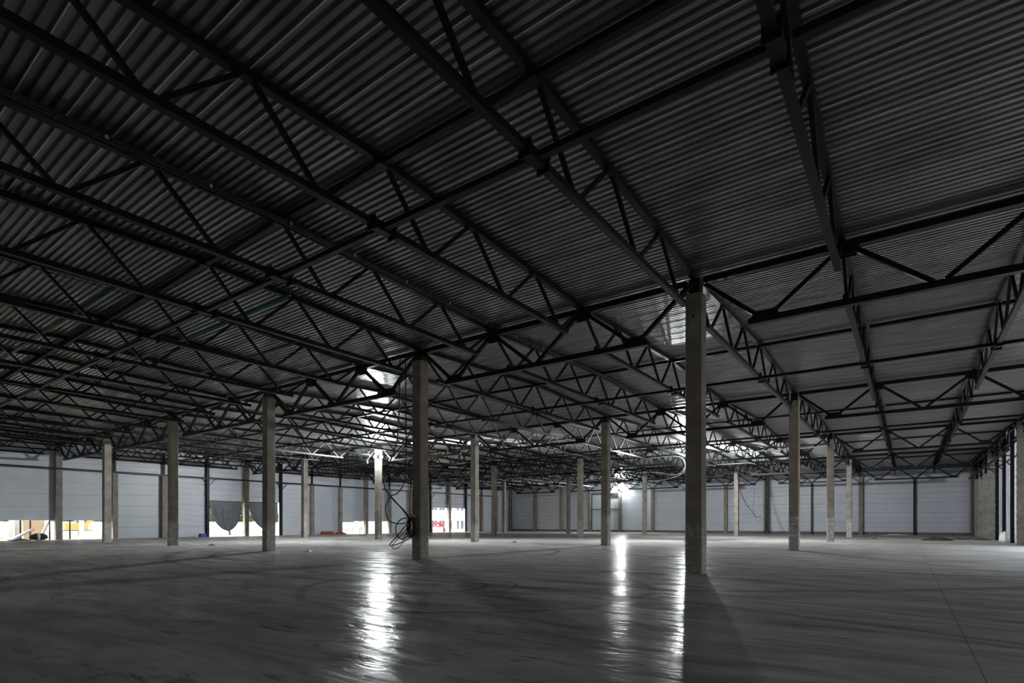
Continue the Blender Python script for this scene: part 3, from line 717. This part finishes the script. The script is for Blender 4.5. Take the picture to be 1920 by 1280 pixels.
# orange digger in the yard
t = thing('excavator', 'orange digger parked far outside beyond the low left opening', 'excavator', (-95, 11, GZ))
build('body', MB().box(-1, 1, -1.4, 1.4, .9, 1.9), 'orange', t); build('cab', MB().box(-.9, .1, .2, 1.3, 1.9, 2.9), 'glass', t)
for s_ in (-1, 1): build('track', MB().box(s_ * 1.1 - .3, s_ * 1.1 + .3, -1.8, 1.8, 0, .85), 'rubber', t)
build('boom', MB().bar((0, 1.2, 1.6), (0, 3.2, 3.4), .35, .45).bar((0, 3.2, 3.4), (0, 5.0, 2.4), .3, .4), 'orange', t)
build('arm', MB().bar((0, 5.0, 2.4), (0, 4.9, .9), .25, .3), 'orange', t); build('bucket', MB().box(-.4, .4, 4.5, 5.1, .2, .9), 'steel', t)
# ramp and posts in the second low opening
t = thing('stair_ramp', 'pale sloping stair ramp outside the second low opening', 'stairs', (-65, 34, GZ))
for dx in (0, 1.3): build('stringer', MB().bar((-dx, -2.6, .0), (-dx, 3.6, 3.6), .16, .45, up=(1, 0, 0)), 'pale_concrete', t)
for k in range(14): build('tread', MB().box(-1.25, -.05, -2.5 + .42 * k, -2.2 + .42 * k, .10 + .24 * k, .16 + .24 * k), 'wood', t)
prism('concrete_post', 'white post standing before the outside stair ramp', 'post', 33.0, 33.3, -63.2, -62.9, GZ, 4, 'white')
prism('concrete_post', 'pale column outside near end of the second low opening', 'post', 37.6, 38.1, -64, -63.5, GZ, 5, 'pale_concrete')
prism('container', 'pale site container outside the second low opening', 'container', 44, 50, -73, -70.6, GZ, 2.3, 'white')
# machine, pallets, building beyond the far dock opening
t = thing('red_machine', 'red wheeled site machine outside the far dock opening', 'machine', (-68, 60.0, GZ))
build('boom', MB().bar((0, -3.2, 1.75), (0, -.2, 1.9), .5, .32).bar((0, -.25, 1.95), (0, .35, 1.55), .5, .3), 'red', t)
build('body', MB().box(-.5, .5, -.7, .45, .65, 1.35), 'red', t); build('mudguard', MB().box(-.45, .45, .3, .62, 1.0, 1.6), 'red', t)
for y in (-2.4, 1.0):
    wh = build('wheel', MB().tube([(-.18, y, .45), (.18, y, .45)], .45, 18), 'rubber', t); build('hub', MB().tube([(.18, y, .45), (.22, y, .45)], .2, 10), 'red', wh)
build('axle', MB().bar((0, -2.4, .45), (0, 1.0, .45), .14, .14), 'steel', t)
t = thing('block_pallet', 'pallet of pale blocks before the red machine', 'pallet', (-66.2, 57.7, GZ))
build('deck', MB().box(-.5, .5, -.9, .9, 0, .14), 'wood', t)
blk = MB().box(-.24, .24, -.21, .21, 0, .24).mesh('block', 'pale_concrete')
for a in range(2):
    for b in range(4):
        for c in range(4): obj('block', blk, t, (-.25 + .5 * a, -.66 + .44 * b, .15 + .25 * c))
prism('concrete_post', 'pale concrete column outside between tree and building', 'post', 59.5, 60.1, -64.2, -63.6, GZ, 6, 'pale_concrete')
bl = thing('site_building', 'beige site building with windows beyond the far dock opening', 'building', (-80, 74, GZ))
build('wall', MB().box(-6, 0, -5, 12, 0, 7), 'building_wall', bl)
for y in (-4, -1.6, .8, 3.2, 5.6):
    for z in (.4, 4.6):
        wdw = build('window', MB().box(.0, .06, y, y + 1.9, z, z + (2.2 if z < 1 else 1.5)), 'white', bl)
        build('pane', MB().box(.06, .08, y + .12, y + .89, z + .12, z + (2.05 if z < 1 else 1.38)).box(.06, .08, y + 1.0, y + 1.78, z + .12, z + (2.05 if z < 1 else 1.38)), 'glass', wdw)
build('roof', MB().box(-6.3, .4, -5.3, 12.3, 7, 7.3), 'plinth', bl)
t = thing('site_fence', 'long white site fence far behind the dock openings', 'fence', (-106, 30, GZ))
for k in range(20): build('fence_panel', MB().box(-.03, .03, -39 + 4 * k, -35.08 + 4 * k, .1, 2.1), 'white', t)
def tree(label, x, y, h, seed):
    rnd = random.Random(seed); t = thing('leafy_tree', label, 'tree', (x, y, GZ), 'trees beyond the yard')
    build('trunk', MB().tube([(0, 0, 0), (.1, .05, h * .3), (0, 0, h * .6)], [.28, .2, .1], 8), 'bark', t)
    mb = MB()
    cl = [(rnd.uniform(-.3, .3) * h, rnd.uniform(-.42, .42) * h, h * rnd.uniform(.3, .85), h * rnd.uniform(.14, .24)) for _ in range(16)]
    for (cx_, cy_, cz_, r) in cl:
        for _ in range(90):
            d = Vector((rnd.gauss(0, 1), rnd.gauss(0, 1), rnd.gauss(0, 1))).normalized() * r * rnd.uniform(.75, 1.05)
            p = Vector((cx_, cy_, cz_)) + d; u_ = Vector((rnd.gauss(0, 1), rnd.gauss(0, 1), rnd.gauss(0, 1))).normalized(); v_ = u_.orthogonal().normalized(); s_ = .055 * h
            mb.quad([p - u_ * s_, p + v_ * s_ * .6, p + u_ * s_, p - v_ * s_ * .6])
    build('crown', mb, 'leaf', t)
for n, (x, y, h, lab) in enumerate(((-118, 7, 9, 'leafy tree behind the fence, nearest the sand mound'), (-122, 19, 10, 'leafy tree behind the fence seen past the first tarpaulin'), (-118, 31, 9, 'leafy tree behind the fence left of a wrapped column'), (-117, 41, 10, 'leafy tree behind the fence seen past the second tarpaulin'), (-118, 52, 9, 'leafy tree behind the fence beyond the container'),
                                    (-112, 68, 10, 'leafy tree behind the fence near the stair ramp view'), (-92, 83, 8.5, 'dense leafy tree rising above the red machine'), (-96, 93, 9.5, 'tall leafy tree between red machine and site building'))):
    tree(lab, x, y, h, 40 + n)
